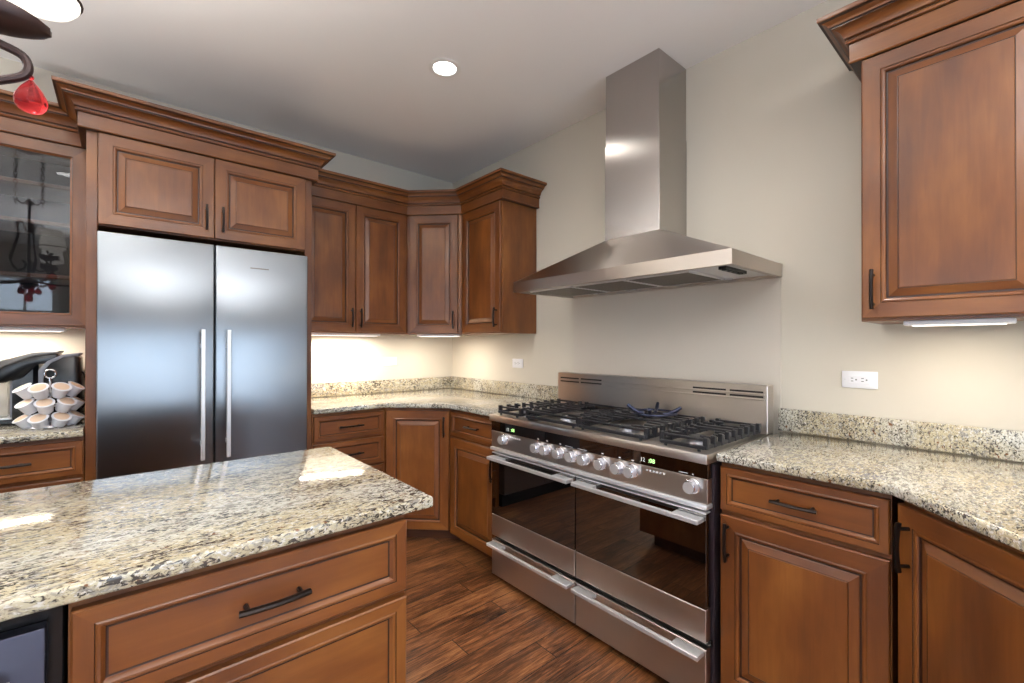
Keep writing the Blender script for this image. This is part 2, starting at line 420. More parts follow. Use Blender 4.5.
c = thing('wall_cabinet', 'large stained maple wall cabinet right of the range hood', 'cabinet', (-.315, -3.034, ZB), -PI/2, group='upper wall cabinets')
m = MB(); m.box(-.315, -.002, -4.04, -3.034, ZB, ZT, WV, .001); m.build('cabinet_box', c, world=True)
door(c, .005, .452, .010, .892, .036, .105); door(c, .456, 1.005, .010, .892, .975, .105)
crown(c, [(-.002, -3.034), (-.315, -3.034), (-.315, -4.04), (-.002, -4.04)], 0, 3)
# --- glass-door cabinet left of the refrigerator
gx0, gx1 = -3.16, -2.378
c = thing('glass_wall_cabinet', 'stained maple wall cabinet with a glass door and shelves above the coffee maker', 'cabinet', (gx0, -.315, ZB), group='upper wall cabinets')
m = MB()
m.box(gx0, gx0+.018, -.315, 0, ZB, ZT, WV); m.box(gx1-.018, gx1, -.315, 0, ZB, ZT, WV); m.box(gx0+.018, gx1-.018, -.315, 0, ZB, ZB+.02, WH); m.box(gx0+.018, gx1-.018, -.315, 0, ZT-.02, ZT, WH)
m.box(gx0+.018, gx1-.018, -.012, -.001, ZB+.02, ZT-.02, INT); m.build('cabinet_box', c, world=True, smooth=False)
for z in (1.615, 1.872, 2.055):
    m = MB(); m.box(gx0+.02, gx1-.02, -.308, -.014, z, z+.02, WH, .003); m.build('shelf', c, world=True)
def glass_door(c, x0, x1, z0, z1, fr=.062):
    w_, h_ = x1-x0, z1-z0; m = MB(); P = [(0, 0, 0), (0, .017, 0), (.003, .02, 0), (fr-.01, .02, 0), (fr-.008, .018, 1), (fr, .014, 0), (fr, 0, 0)]
    R = [[m.bm.verts.new(p) for p in ((i, -d, i), (w_-i, -d, i), (w_-i, -d, h_-i), (i, -d, h_-i))] for i, d, g in P]
    for k in range(len(P)):
        A, B = R[k], R[(k+1) % len(P)]
        for j in range(4): m.face((A[j], A[(j+1) % 4], B[(j+1) % 4], B[j]), GLZ if P[(k+1) % len(P)][2] else (WH if j % 2 == 0 else WV))
    o = m.build('door', c, loc=(x0, 0, z0), ang=20)
    g = MB(); g.box(fr-.004, w_-fr+.004, -.011, -.006, fr-.004, h_-fr+.004, GLS); p = g.build('glass_pane', o, smooth=False); p['label'] = 'clear glass pane'
    return o
d_ = glass_door(c, .392, gx1-gx0-.006, .008, .892); handle(d_, .028, .10, False)
d_ = glass_door(c, .004, .388, .008, .892); handle(d_, .356, .10, False)
crown(c, [(gx0, -.315), (gx1, -.315)], 0, 1)

# --- base cabinets
def base(name, label, loc, rz, body, kick, group='base cabinets'):
    c = thing(name, label, 'cabinet', loc, rz, group)
    m = MB(); m.prism(body, .085, .883, WV); m.build('cabinet_box', c, world=True, smooth=False)
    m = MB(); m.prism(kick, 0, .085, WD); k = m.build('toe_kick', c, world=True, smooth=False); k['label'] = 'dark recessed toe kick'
    return c
R4 = lambda x0, x1, y0, y1: [(x0, y0), (x1, y0), (x1, y1), (x0, y1)]
c = base('base_cabinet', 'stained maple drawer cabinet under the coffee maker', (-3.25, -.615, 0), 0, R4(-3.25, -2.378, -.615, -.002), R4(-3.25, -2.378, -.545, -.002))
for z0, z1 in ((.713, .866), (.505, .697), (.297, .489), (.089, .281)): drawer(c, .292, .868, z0, z1, hl=2.0)
for z0, z1 in ((.713, .866), (.505, .697), (.297, .489), (.089, .281)): drawer(c, .004, .288, z0, z1)
c = base('base_cabinet', 'stained maple cabinet of stacked drawers between the refrigerator and the corner', (-1.394, -.615, 0), 0, R4(-1.394, -.93, -.615, -.002), R4(-1.394, -.93, -.545, -.002))
for z0, z1 in ((.713, .866), (.532, .697), (.089, .300), (.316, .516)): drawer(c, .006, .447, z0, z1, hl=1.15)
c = base('corner_base_cabinet', 'angled stained maple base cabinet in the corner with a tall raised-panel door', (-.93, -.615, 0), -PI/4,
         [(-.93, -.002), (-.93, -.615), (-.615, -.93), (-.002, -.93), (-.002, -.002)], [(-.93, -.002), (-.93, -.515), (-.515, -.93), (-.002, -.93), (-.002, -.002)])
LD2 = .315*math.sqrt(2); door(c, .012, LD2-.014, .089, .866, LD2-.045, .766)
c = base('base_cabinet', 'stained maple base cabinet squeezed between the corner cabinet and the range', (-.615, -.932, 0), -PI/2, R4(-.615, -.002, -1.440, -.932), R4(-.545, -.002, -1.440, -.932))
drawer(c, .010, .502, .713, .866); door(c, .010, .502, .075, .697, .47, .58)
c = base('base_cabinet', 'stained maple base cabinet right of the range with a drawer over one door', (-.615, -2.689, 0), -PI/2, R4(-.615, -.002, -3.163, -2.689), R4(-.545, -.002, -3.163, -2.689))
drawer(c, .003, .472, .713, .866); door(c, .003, .472, .085, .697, .031, .610)
c = base('angled_base_cabinet', 'angled stained maple base cabinet at the bend of the counter right of the range', (-.615, -3.177, 0), -PI*.75,
         [(-.50, -3.192), (-.630, -3.192), (-1.0, -3.562), (-1.0, -4.25), (-.002, -4.25), (-.002, -3.192)], [(-.545, -3.177), (-.93, -3.60), (-.93, -4.25), (-.002, -4.25), (-.002, -3.177)])
door(c, .022, .536, .085, .866, .062, .762)
# --- island
IX1, IY0, IY1 = -1.708, -2.388, -1.735
c = base('island_cabinet', 'stained maple island drawer cabinet in the foreground', (-2.312, IY0, 0), 0, R4(-2.312, IX1, IY0, IY1), R4(-2.312, IX1-.06, IY0+.07, IY1-.07), None)
drawer(c, .004, .601, .690, .862, .042); drawer(c, .004, .601, .385, .674, .042); drawer(c, .004, .601, .089, .370, .042)
c = base('island_cabinet', 'stained maple end cabinet of the island left of the dishwasher', (-3.62, IY0, 0), 0, R4(-3.62, -2.915, IY0, IY1), R4(-3.62, -2.915, IY0+.07, IY1-.07), None)
door(c, .004, .35, .089, .866); door(c, .354, .70, .089, .866)
c = thing('dishwasher', 'stainless dishwasher built into the island beside the drawers', 'dishwasher', (-2.91, IY0, 0))
m = MB(); m.box(-2.908, -2.317, IY0+.005, IY1, .02, .882, BLK, .002); m.build('dishwasher_body', c, world=True)
m = MB(); m.box(-2.900, -2.336, IY0-.024, IY0+.004, .11, .852, plain('dark_steel', lin(82, 82, 94), .5, 1.), .003, 2); m.build('door', c, world=True)  # door steel: dark bluish reflections put into the base colour
m = MB(); m.tube([(-2.84, IY0-.058, .79), (-2.37, IY0-.058, .79)], .011, SB, 12)
for x in (-2.81, -2.40): m.tube([(x, IY0-.02, .79), (x, IY0-.058, .79)], .007, SB, 8)
m.build('handle', c, world=True)

# ------------------------------------------------------------------ countertops
def counter(name, label, poly, splash=()):
    m = MB(); m.prism(poly, .885, .915, GR, .007, 3); o = m.build(name, ang=50); tag(o, label, 'countertop')
    for b in splash:
        m = MB(); m.box(*b, .9155, 1.015, GR, .002, 2); m.build('backsplash', o)
    return o
counter('countertop', 'speckled granite counter under the coffee maker and pod rack', [(-3.27, -.001), (-3.27, -.654), (-2.3795, -.654), (-2.3795, -.001)], [(-3.27, -2.38, -.021, -.001)])
counter('countertop', 'speckled granite counter wrapping the corner between refrigerator and range', [(-1.394, -.001), (-1.394, -.654), (-.947, -.654), (-.654, -.947), (-.654, -1.444), (-.001, -1.444), (-.001, -.001)],
        [(-1.394, -.001, -.021, -.001), (-.021, -.001, -1.38, -.0215)])
counter('countertop', 'speckled granite counter right of the range, bending toward the room', [(-.001, -2.688), (-.654, -2.688), (-.654, -3.167), (-1.05, -3.563), (-1.05, -4.28), (-.001, -4.28)], [(-.021, -.001, -4.28, -2.672)])
o = counter('island_countertop', 'polished speckled granite slab on the island in the foreground', [(-3.70, -2.432), (-1.652, -2.432), (-1.652, -1.690), (-3.70, -1.690)])

# ------------------------------------------------------------------ refrigerator
c = thing('refrigerator', 'tall stainless steel double-door refrigerator set into the maple surround', 'refrigerator', (-1.888, -.35, 0))
m = MB(); m.box(-2.332, -1.442, -.605, -.01, .02, 1.80, MBK); m.build('refrigerator_body', c, world=True, smooth=False)
for a, b, hx in ((-2.336, -1.8925, -1.944), (-1.8855, -1.4375, -1.835)):
    m = MB(); m.box(a, b, -.672, -.607, .10, 1.810, SF, .006, 3); d = m.build('door', c, world=True)
    m = MB(); m.box(hx-.009, hx+.009, -.738, -.722, .722, 1.372, SB, .002)
    for z in (.80, 1.29): m.box(hx-.007, hx+.007, -.724, -.672, z-.012, z+.012, SB, .002)
    m.build('handle', d, world=True)
m = MB(); m.box(-1.73, -1.64, -.6735, -.672, 1.705, 1.711, SILV); b_ = m.build('brand_badge', d, world=True); b_['label'] = 'small pale badge strip'
m = MB(); m.box(-2.33, -1.442, -.64, -.55, 0, .095, MBK); m.build('toe_grille', c, world=True)

# ------------------------------------------------------------------ range
RY0, RY1, RF = -2.680, -1.448, -.696       # right end, left end, front plane
RC = (RY0+RY1)/2
c = thing('range_cooker', 'wide stainless steel gas range with two ovens and a row of knobs', 'range', (-.40, RC, 0))
m = MB(); m.box(-.655, -.10, RY0, RY1, .03, .872, plain('range_side', lin(62, 52, 58), .35, .6), .002)
m.build('range_body', c, world=True)
for y in (RY0+.06, RY1-.06):
    for x in (-.60, -.16): m = MB(); m.lathe([(.0, 0), (.022, 0), (.022, .01), (.014, .012), (.014, .031), (0, .031)], BLK, (x, y, 0), 16); m.build('levelling_foot', c, world=True)
m = MB(); m.box(RF-.012, -.10, RY0, RY1, .879, .914, SS, .003, 2); m.build('cooktop_tray', c, world=True)
m = MB(); m.box(-.16, -.09, RY0+.002, RY1-.002, .915, 1.123, SS, .002); bgd = m.build('backguard', c, world=True)
for z0 in (1.093, 1.072):
    for y0, y1 in ((-1.625, -1.475), (-1.795, -1.640), (-2.503, -2.345), (-2.662, -2.520)): m = MB(); m.box(-.1612, -.155, y0, y1, z0-.004, z0+.004, DKM); m.build('vent_slot', bgd, world=True)
for z0 in (1.084, 1.062): m = MB(); m.box(-.168, -.158, RY0+.012, RY1-.012, z0-.0035, z0+.0025, SS, .001); m.build('vent_trim', bgd, world=True)
m = MB(); m.box(RF+.004, -.655, RY0+.006, RY1-.001, .735, .823, SS, .002); pnl = m.build('control_panel', c, world=True)
m = MB(); m.box(RF+.006, -.655, RY0+.006, RY1-.001, .8235, .8785, BGL, .001); blk = m.build('display_strip', c, world=True)
m = MB(); m.box(RF-.006, -.655, RY0+.004, RY1+.000, .716, .734, SB, .004, 2); m.build('chrome_rail', c, world=True)
def text(s, size, mat, parent, loc, rz, name, ext=.0004, align='CENTER'):
    cu = bpy.data.curves.new(name, 'FONT'); cu.body = s; cu.size = size; cu.extrude = ext; cu.align_x = align; cu.resolution_u = 2
    o = bpy.data.objects.new('tmp', cu); COL.objects.link(o); dg = bpy.context.evaluated_depsgraph_get()
    me = bpy.data.meshes.new_from_object(o.evaluated_get(dg)); bpy.data.objects.remove(o)
    me.materials.clear(); me.materials.append(mat); me.name = name
    me.transform(Matrix.Translation(loc) @ Matrix.Rotation(rz, 4, 'Z') @ Matrix.Rotation(PI/2, 4, 'X'))
    o = bpy.data.objects.new(name, me); COL.objects.link(o); o.parent = parent
    me.transform(MW(parent).inverted()); return o
fx = RF+.0055
for y in (-1.605, -2.43):
    o = text('12', .022, DIM, blk, (fx, y+.018, .838), -PI/2, 'clock_digits'); o = text(':08', .024, GRN, blk, (fx, y-.022, .838), -PI/2, 'clock_digits')
KN = [-1.566, -1.820, -1.882, -1.969, -2.050, -2.121, -2.215, -2.303, -2.366, -2.621]
rotk = Matrix.Rotation(-PI/2, 4, 'Y')      # local +z -> world -x
kp = [(0, 0), (.027, 0), (.027, .004), (.0245, .006), (.0235, .032), (.021, .036), (.0, .036)]
for i, y in enumerate(KN):
    m = MB(); m.lathe(kp, KNB, (0, 0, 0), 28, rotk, ms=[CHR, KNB, CHR, KNB, CHR, SB]); k = m.build('knob', pnl)
    k.location = MW(pnl).inverted() @ Vector((RF+.004, y, .790))
mk = plain('white_marking', lin(225, 225, 225), .5)
for y0, y1, z0, z1 in [(y-.005, y+.005, .829, .834) for y in KN[1:4]+KN[6:9]]+[(-2.130, -2.075, .8275, .830), (-2.045, -2.000, .8275, .830), (-2.60, -2.565, .829, .8315), (-2.622, -2.617, .829, .833)]:
    m = MB(); m.box(RF+.0055, RF+.0062, y0, y1, z0, z1, mk); m.build('panel_marking', blk, world=True)
for y0 in (-1.648, -2.470):
    for k in range(6): m = MB(); m.lathe([(0, 0), (.0042, 0), (.0042, .003), (0, .0035)], mk, (RF+.004, y0+.037-.0147*k, .808), 10, rotk); m.build('clock_button', pnl, world=True)
def shelf_handle(y0, y1, z, parent, x=RF):
    m = MB(); blk_ = .105
    m.box(x-.050, x, y1-blk_, y1, z-.008, z+.008, SB, .002); m.box(x-.050, x, y0, y0+blk_, z-.008, z+.008, SB, .002)
    m.box(x-.050, x-.035, y0+blk_, y1-blk_, z-.008, z+.008, SB, .001)
    return m.build('handle', parent, world=True)
for y0, y1 in ((-2.062, RY1-.010), (RY0+.010, -2.068)):
    m = MB(); m.box(RF, -.66, y0, y1, .248, .364, SS, .002); od = m.build('oven_door', c, world=True)
    m = MB(); m.box(RF+.001, -.66, y0, y1, .365, .700, BGL, .001); gw = m.build('oven_window', od, world=True); gw['label'] = 'dark glossy oven glass'
    m = MB(); m.box(RF+.0005, -.66, y0, y1, .7005, .706, SB, .001); m.build('top_edge', od, world=True)
    shelf_handle(y0+.006, y1-.014, .682, od)
    m = MB(); m.box(RF, -.66, y0, y1, .035, .226, SS, .002); sd = m.build('storage_drawer', c, world=True)
    shelf_handle(y0+.006, y1-.014, .212, sd)
m = MB(); m.box(-.668, -.657, RY0+.004, RY1-.004, .226, .248, BLK); m.build('drawer_gap_trim', c, world=True)
# grates and burners
BRN = plain('cast_aluminium', lin(150, 150, 156), .35, 1.)
secs = [(-1.665, -1.493, 'L'), (-2.056, -1.715, 'M'), (-2.413, -2.072, 'M'), (-2.655, -2.483, 'R')]
GX0, GX1 = -.675, -.185
def burner(x, y, r):
    m = MB(); m.lathe([(0, .914), (r*1.55, .914), (r*1.5, .918), (r*1.1, .919), (r*1.0, .924), (r, .934), (r*.9, .936), (0, .936)], BRN, (x, y, 0), 28); b = m.build('burner', c, world=True)
    m = MB(); m.lathe([(0, .936), (r*.82, .936), (r*.86, .940), (r*.8, .945), (0, .946)], IRON, (x, y, 0), 28); m.build('burner_cap', b, world=True)
for a, b, k in secs:
    m = MB(); zt = .960; bw = .0065
    for y in (a, b): m.box(GX0, GX1, y-bw, y+bw, .922, .936, IRON, .002)
    for x in (GX0, GX1): m.box(x-bw, x+bw, a, b, .922, .936, IRON, .002)
    n = 9; cy = (a+b)/2; bx_ = [GX0+.125, GX1-.115]
    for i in range(n):
        x = GX0+.012+(GX1-GX0-.024)*i/(n-1); near = min(abs(x-q) for q in bx_)
        wide = k == 'M'; g = (.085 if near < .035 else (.06 if near < .075 else 0)) if wide else (.056 if near < .035 else (.036 if near < .07 else 0))
        for y0, y1 in (((a-.004, cy-g), (cy+g, b+.004)) if g else ((a-.004, b+.004),)):
            m.box(x-bw, x+bw, y0, y1, .950, zt, IRON, .0015)
        for y in (a, b):
            m.box(x-.0095, x+.0095, y-.009, y+.009, .922, zt+.004, IRON, .002)
    for q in bx_:
        pass
    for x in (GX0, GX1):
        for y in (a+.02, b-.02): m.lathe([(0, .913), (.006, .913), (.006, .93), (0, .93)], IRON, (x, y, 0), 8)
    m.build('grate', c, world=True, ang=30)
    for j, q in enumerate(bx_): burner(q, cy, .042 if (j == 0) == (k != 'M') else .034)
WOK = plain('blued_steel', lin(50, 54, 74), .35, .8)
m = MB(); wx, wy = GX1-.125, -2.225       # wok ring standing on the grates
m.tube([(wx+.105*math.cos(2*PI*j/28), wy+.105*math.sin(2*PI*j/28), .972) for j in range(28)], .005, WOK, 8, closed=True)
for j in range(4):
    t = PI/8+j*PI/2; d = Vector((math.cos(t), math.sin(t), 0)); n_ = Vector((-d.y, d.x, 0))
    p = [Vector((wx, wy, 0))+d*r_+Vector((0, 0, z)) for r_, z in ((.045, .968), (.07, .970), (.10, .985), (.125, 1.003))]
    m.tube(p, [.008, .008, .010, .008], WOK, 8)
tag(m.build('wok_ring', ang=40), 'steel wok support ring resting on the middle cooktop grates', 'wok ring')

# ------------------------------------------------------------------ hood and the panel under it
c = thing('range_hood', 'stainless steel chimney range hood mounted over the range', 'hood', (-.25, -2.06, 1.603))
hy0, hy1, hx, z0, z1, z2 = -2.684, -1.434, -.518, 1.603, 1.661, 1.862
cy0, cy1, cx_ = -2.229, -1.902, -.268
m = MB(); v = lambda *p: m.bm.verts.new(p); e = .002
B = [v(-e, hy0, z0), v(hx, hy0, z0), v(hx, hy1, z0), v(-e, hy1, z0)]; T = [v(-e, hy0, z1), v(hx, hy0, z1), v(hx, hy1, z1), v(-e, hy1, z1)]
C_ = [v(-e, cy0, z2), v(cx_, cy0, z2), v(cx_, cy1, z2), v(-e, cy1, z2)]
r_ = .022
I = [v(-r_, hy0+r_, z0), v(hx+r_, hy0+r_, z0), v(hx+r_, hy1-r_, z0), v(-r_, hy1-r_, z0)]; J = [v(p.co.x, p.co.y, z0+.012) for p in I]
for A, Bb in ((B, T), (T, C_)):
    for k in range(4): m.face((A[k], A[(k+1) % 4], Bb[(k+1) % 4], Bb[k]), SS)
for A, Bb in ((B, I), (I, J)):
    for k in range(4): m.face((A[k], A[(k+1) % 4], Bb[(k+1) % 4], Bb[k]), SS)
m.face(C_, SS); m.face(J, SB); m.build('canopy', c, world=True, smooth=False)
m = MB(); m.box(cx_, -.002, cy0, cy1, 1.858, 2.37, SC, .001); m.build('chimney_cover', c, world=True)
m = MB(); m.box(cx_+.003, -.002, cy0+.003, cy1-.003, 2.365, HC-.001, SC, .001); m.build('chimney_cover', c, world=True)
fm = plain('filter_mesh', lin(120, 116, 110), .4, .9)
for k in range(3):
    a = -2.47+k*.335
    m = MB(); m.box(-.43, -.10, a, a+.32, z0+.003, z0+.011, SB, .001)
    for i in range(12): x = -.42+i*.0265; m.box(x, x+.016, a+.012, a+.308, z0+.001, z0+.004, fm)
    m.build('grease_filter', c, world=True, smooth=False)
for y in (-1.66, -1.93, -2.19, -2.46):
    m = MB(); m.lathe([(0, 0), (.026, 0), (.030, .003), (.030, .012), (0, .012)], CHR, (-.062, y, z0), 20); m.build('halogen_lamp', c, world=True)
m = MB(); m.box(-.42, -.22, -2.618, -2.588, z0-.001, z0+.012, BLK)
for k in range(4): m.box(-.405+k*.045, -.375+k*.045, -2.612, -2.594, z0-.004, z0, BLK, .001)
m.build('control_buttons', c, world=True)
m = MB(); m.box(-.005, -.0003, -2.678, -1.445, .90, 1.602, SPL); tag(m.build('splash_panel', smooth=False), 'smooth pale splash panel on the wall between hood and range', 'splash panel')

# ------------------------------------------------------------------ outlets
def outlet(label, loc, rz, kind='outlet'):
    c = thing('wall_outlet' if kind == 'outlet' else 'wall_switch', label, 'outlet' if kind == 'outlet' else 'switch', loc, rz, 'white wall plates above the counters')
    m = MB(); m.box(-.0585, .0585, -.006, 0, -.034, .034, WHT, .0025, 2); m.build('cover_plate', c)
    m = MB(); m.box(-.034, .034, -.0085, -.004, -.0165, .0165, WHT, .001); r_ = m.build('receptacle', c)
    m = MB()
    for s_ in (-.017, .017):
        m.box(s_-.010, s_-.002, -.0092, -.007, .0045, .0070, DKM); m.box(s_-.010, s_-.002, -.0092, -.007, -.0070, -.0045, DKM)
        m.lathe([(0, 0), (.0028, 0), (.0028, .002), (0, .002)], DKM, (s_+.007, -.0092, 0), 10, Matrix.Rotation(-PI/2, 4, 'X'))
    m.build('slots', r_)
    m = MB()
    for s_ in (-.048, .048): m.lathe([(0, 0), (.003, 0), (.003, .002), (0, .002)], SB, (s_, -.0072, 0), 10, Matrix.Rotation(-PI/2, 4, 'X'))
    m.build('screws', c); return c
outlet('white outlet plate on the wall right of the range hood', (0, -2.964, 1.158), -PI/2)
outlet('white outlet plate on the wall between corner and range', (0, -.888, 1.159), -PI/2)
outlet('white outlet plate on the back wall beside the refrigerator', (-.603, 0, 1.162), 0)

# ------------------------------------------------------------------ lamps
def downlight(x, y, label):
    c = thing('downlight', label, 'downlight', (x, y, HC), 0, 'recessed ceiling downlights')
    m = MB(); m.lathe([(.058, -.001), (.082, -.001), (.084, -.005), (.062, -.007), (.058, -.001)], TRW, (0, 0, 0), 32); m.build('trim_ring', c)
    m = MB(); m.lathe([(0, -.003), (.06, -.003), (.06, -.0015), (0, -.0015)], LENS, (0, 0, 0), 32); m.build('lens', c)
    l = bpy.data.lights.new('downlight_lamp', 'SPOT'); l.energy = 20; l.color = NEUT; l.spot_size = math.radians(150); l.spot_blend = .9; l.shadow_soft_size = .055
    o = bpy.data.objects.new('downlight_lamp', l); COL.objects.link(o); o.parent = c; o.location = (0, 0, -.02)
downlight(-.971, -1.402, 'round white recessed downlight glowing in the ceiling above the range')
for x, y, s_ in ((-2.62, -2.64, 'above the front edge of the island'), (-.97, -2.85, 'above the counter right of the range'), (-2.62, -1.25, 'above the aisle between refrigerator and island'), (-.97, -4.25, 'above the far end of the bent counter'),
                 (-2.40, -4.25, 'behind the camera'), (-4.2, -1.4, 'near the back wall left of the island'), (-4.2, -2.8, 'left of the island'), (-4.2, -4.25, 'near the left wall window')):
    downlight(x, y, 'recessed ceiling downlight '+s_)
def undercab(label, loc, rz, L, power):
    c = thing('under_cabinet_light', label, 'light', loc, rz, 'slim lights under the wall cabinets')
    m = MB(); m.box(-L/2, L/2, -.04, .04, -.016, 0, WHT, .003); m.build('housing', c)
    m = MB(); m.box(-L/2+.02, L/2-.02, -.028, .028, -.018, -.015, UCL); m.build('lens', c)
    area('under_cabinet_lamp', (0, 0, -.022), (0, 0, 0), L-.05, .05, power, WARM, c)
undercab('slim white light under the glass-door cabinet', (-2.72, -.16, ZB), 0, .50, 5.5)
undercab('slim white light under the cabinet beside the refrigerator', (-1.06, -.17, ZB), 0, .56, 11)
undercab('slim white light under the angled corner cabinet', (-.36, -.36, ZB), -PI/4, .34, 4.5)
undercab('slim white light under the large cabinet right of the hood', (-.25, -3.265, ZB), -PI/2, .25, 2.0)

# ------------------------------------------------------------------ chandelier over the island
CX, CY = -2.78, -2.12
c = thing('chandelier', 'dark bronze scroll chandelier with glowing shades and red crystal drops over the island', 'chandelier', (CX, CY, HC))
m = MB(); m.lathe([(0, HC), (.075, HC), (.07, HC-.02), (.03, HC-.035), (0, HC-.036)], BRZ, (CX, CY, 0), 24); m.build('ceiling_canopy', c, world=True)
for s_ in (-.07, .07):
    m = MB(); z = HC-.03; k = 0
    while z > 2.36:
        pts = []
        for j in range(12):
            t = 2*PI*j/12; a_ = .010*math.cos(t); b_ = .019*math.sin(t)
            pts.append((CX+s_*(1 if k or 1 else 0)+(a_ if k % 2 else 0), CY+(0 if k % 2 else a_), z-.019+b_))
        m.tube(pts, .0028, BRZ, 6, closed=True); z -= .030; k += 1
    m.build('chain', c, world=True)
m = MB(); m.tube([(CX, CY, 2.38), (CX, CY, 1.70)], .008, BRZ, 10)
m.lathe([(0, 1.70), (.02, 1.705), (.045, 1.735), (.05, 1.75), (.03, 1.765), (.012, 1.80), (0, 1.80)], BRZ, (CX, CY, 0), 20)
m.lathe([(0, 2.33), (.018, 2.335), (.024, 2.35), (.018, 2.365), (0, 2.37)], BRZ, (CX, CY, 0), 16)
m.tube([(CX-.07, CY, 2.37), (CX-.04, CY, 2.34), (CX, CY, 2.36), (CX+.04, CY, 2.34), (CX+.07, CY, 2.37)], .006, BRZ, 8); m.build('stem', c, world=True)
def bez(pts, n=24):
    P = [Vector(p) for p in pts]; out = []
    for i in range(len(P)-1):
        p0, p1, p2, p3 = P[max(i-1, 0)], P[i], P[i+1], P[min(i+2, len(P)-1)]
        k = max(2, n//(len(P)-1))
        for j in range(k):
            t = j/k; out.append(.5*((2*p1)+(-p0+p2)*t+(2*p0-5*p1+4*p2-p3)*t*t+(-p0+3*p1-3*p2+p3)*t**3))
    out.append(P[-1]); return out
def drop(parent, p, s=1.):
    m = MB(); prof = [(0, -.078), (.008, -.0775), (.018, -.073), (.0245, -.064), (.027, -.054), (.0245, -.042), (.018, -.028), (.010, -.016), (.004, -.008), (0, -.006)]
    m.lathe([(r*s, z*s) for r, z in prof], RED, p, 20); o = m.build('crystal_drop', parent, world=True, ang=80); o['label'] = 'red glass teardrop'
    m = MB(); m.sphere((p[0], p[1], p[2]-.001), .005*s, RED, 10); m.tube([(p[0], p[1], p[2]), (p[0], p[1], p[2]+.012)], .0012, BRZ, 6); m.build('drop_hook', o, world=True)
ANG = [-5]+[-5+72*k for k in range(1, 5)]
for a in ANG:
    t = math.radians(a); d = Vector((math.cos(t), math.sin(t), 0)); P0 = Vector((CX, CY, 0))
    q = lambda r, z, s=0: P0+d*r+Vector((-d.y, d.x, 0))*s+Vector((0, 0, z))
    m = MB(); m.tube(bez([q(.02, 2.14), q(.045, 2.20), q(.075, 2.18), q(.065, 2.12), q(.09, 2.02), q(.115, 1.92), q(.075, 1.85), q(.03, 1.86), q(.02, 1.90), q(.04, 1.915)], 60), .0055, BRZ, 8); m.build('heart_scroll', c, world=True)
    m = MB(); m.tube(bez([q(.02, 1.775), q(.10, 1.755), q(.20, 1.75), q(.30, 1.77), q(.360, 1.795), q(.392, 1.818), q(.390, 1.848), q(.36, 1.862), q(.32, 1.87), q(.30, 1.895), q(.325, 1.925), q(.385, 1.935)], 70), .0078, BRZ, 10); arm = m.build('arm', c, world=True)
    # leaf-shaped pan under the shade
    m = MB(); nu, nv = 12, 8; grid = []
    for i in range(nu+1):
        u = i/nu; wd = .047*math.sqrt(max(.02, 1-(2*u-1)**2)); row = []
        for j in range(nv+1):
            s_ = -1+2*j/nv; r_ = .250+.176*u; z = 1.938-.022*u*u+.022*(s_*s_-1)*math.sin(PI*(.1+.85*u))
            row.append(q(r_, z, wd*s_))
        grid.append(row)
    up = [[m.bm.verts.new(p) for p in r] for r in grid]; dn = [[m.bm.verts.new(p-Vector((0, 0, .006+.018*math.sin(PI*(.12+.8*i/nu))))) for p in r] for i, r in enumerate(grid)]
    for i in range(nu):
        for j in range(nv):
            m.face((up[i][j], up[i+1][j], up[i+1][j+1], up[i][j+1]), BRZ); m.face((dn[i][j], dn[i][j+1], dn[i+1][j+1], dn[i+1][j]), BRZ)
    for i in range(nu):
        m.face((up[i][0], dn[i][0], dn[i+1][0], up[i+1][0]), BRZ); m.face((up[i][nv], up[i+1][nv], dn[i+1][nv], dn[i][nv]), BRZ)
    for j in range(nv):
        m.face((up[0][j], up[0][j+1], dn[0][j+1], dn[0][j]), BRZ); m.face((up[nu][j], dn[nu][j], dn[nu][j+1], up[nu][j+1]), BRZ)
    m.build('leaf', arm, world=True, ang=60)
    sc = q(.398, 0)
    m = MB(); m.lathe([(0, 1.955), (.036, 1.957), (.062, 1.965), (.070, 1.976), (.071, 1.985), (.063, 2.03), (.056, 2.075), (.060, 2.10), (.057, 2.10), (.052, 2.075), (.059, 2.03), (.064, 1.985), (0, 1.965)], SHD, (sc.x, sc.y, 0), 28); sh = m.build('glass_shade', arm, world=True, ang=60); sh['label'] = 'glowing frosted glass shade'
    m = MB(); m.tube([(sc.x+.0715*math.cos(2*PI*j/28), sc.y+.0715*math.sin(2*PI*j/28), 1.983) for j in range(28)], .003, BRZ, 6, closed=True); m.build('shade_rim', sh, world=True)
    l = bpy.data.lights.new('chandelier_lamp', 'SPOT'); l.energy = 30; l.color = NEUT; l.shadow_soft_size = .04; l.spot_size = math.radians(165); l.spot_blend = 1.
    o = bpy.data.objects.new('chandelier_lamp', l); COL.objects.link(o); o.parent = c; o.location = (sc.x-CX, sc.y-CY, 2.11-HC); o.rotation_euler = (PI, 0, 0)
    p = q(.399, 1.824); drop(arm, (p.x, p.y, p.z-.010), .90)
    p = q(.05, 1.74); drop(c, (p.x, p.y, p.z-.012), .75)
drop(c, (CX, CY, 1.69), 1.0)

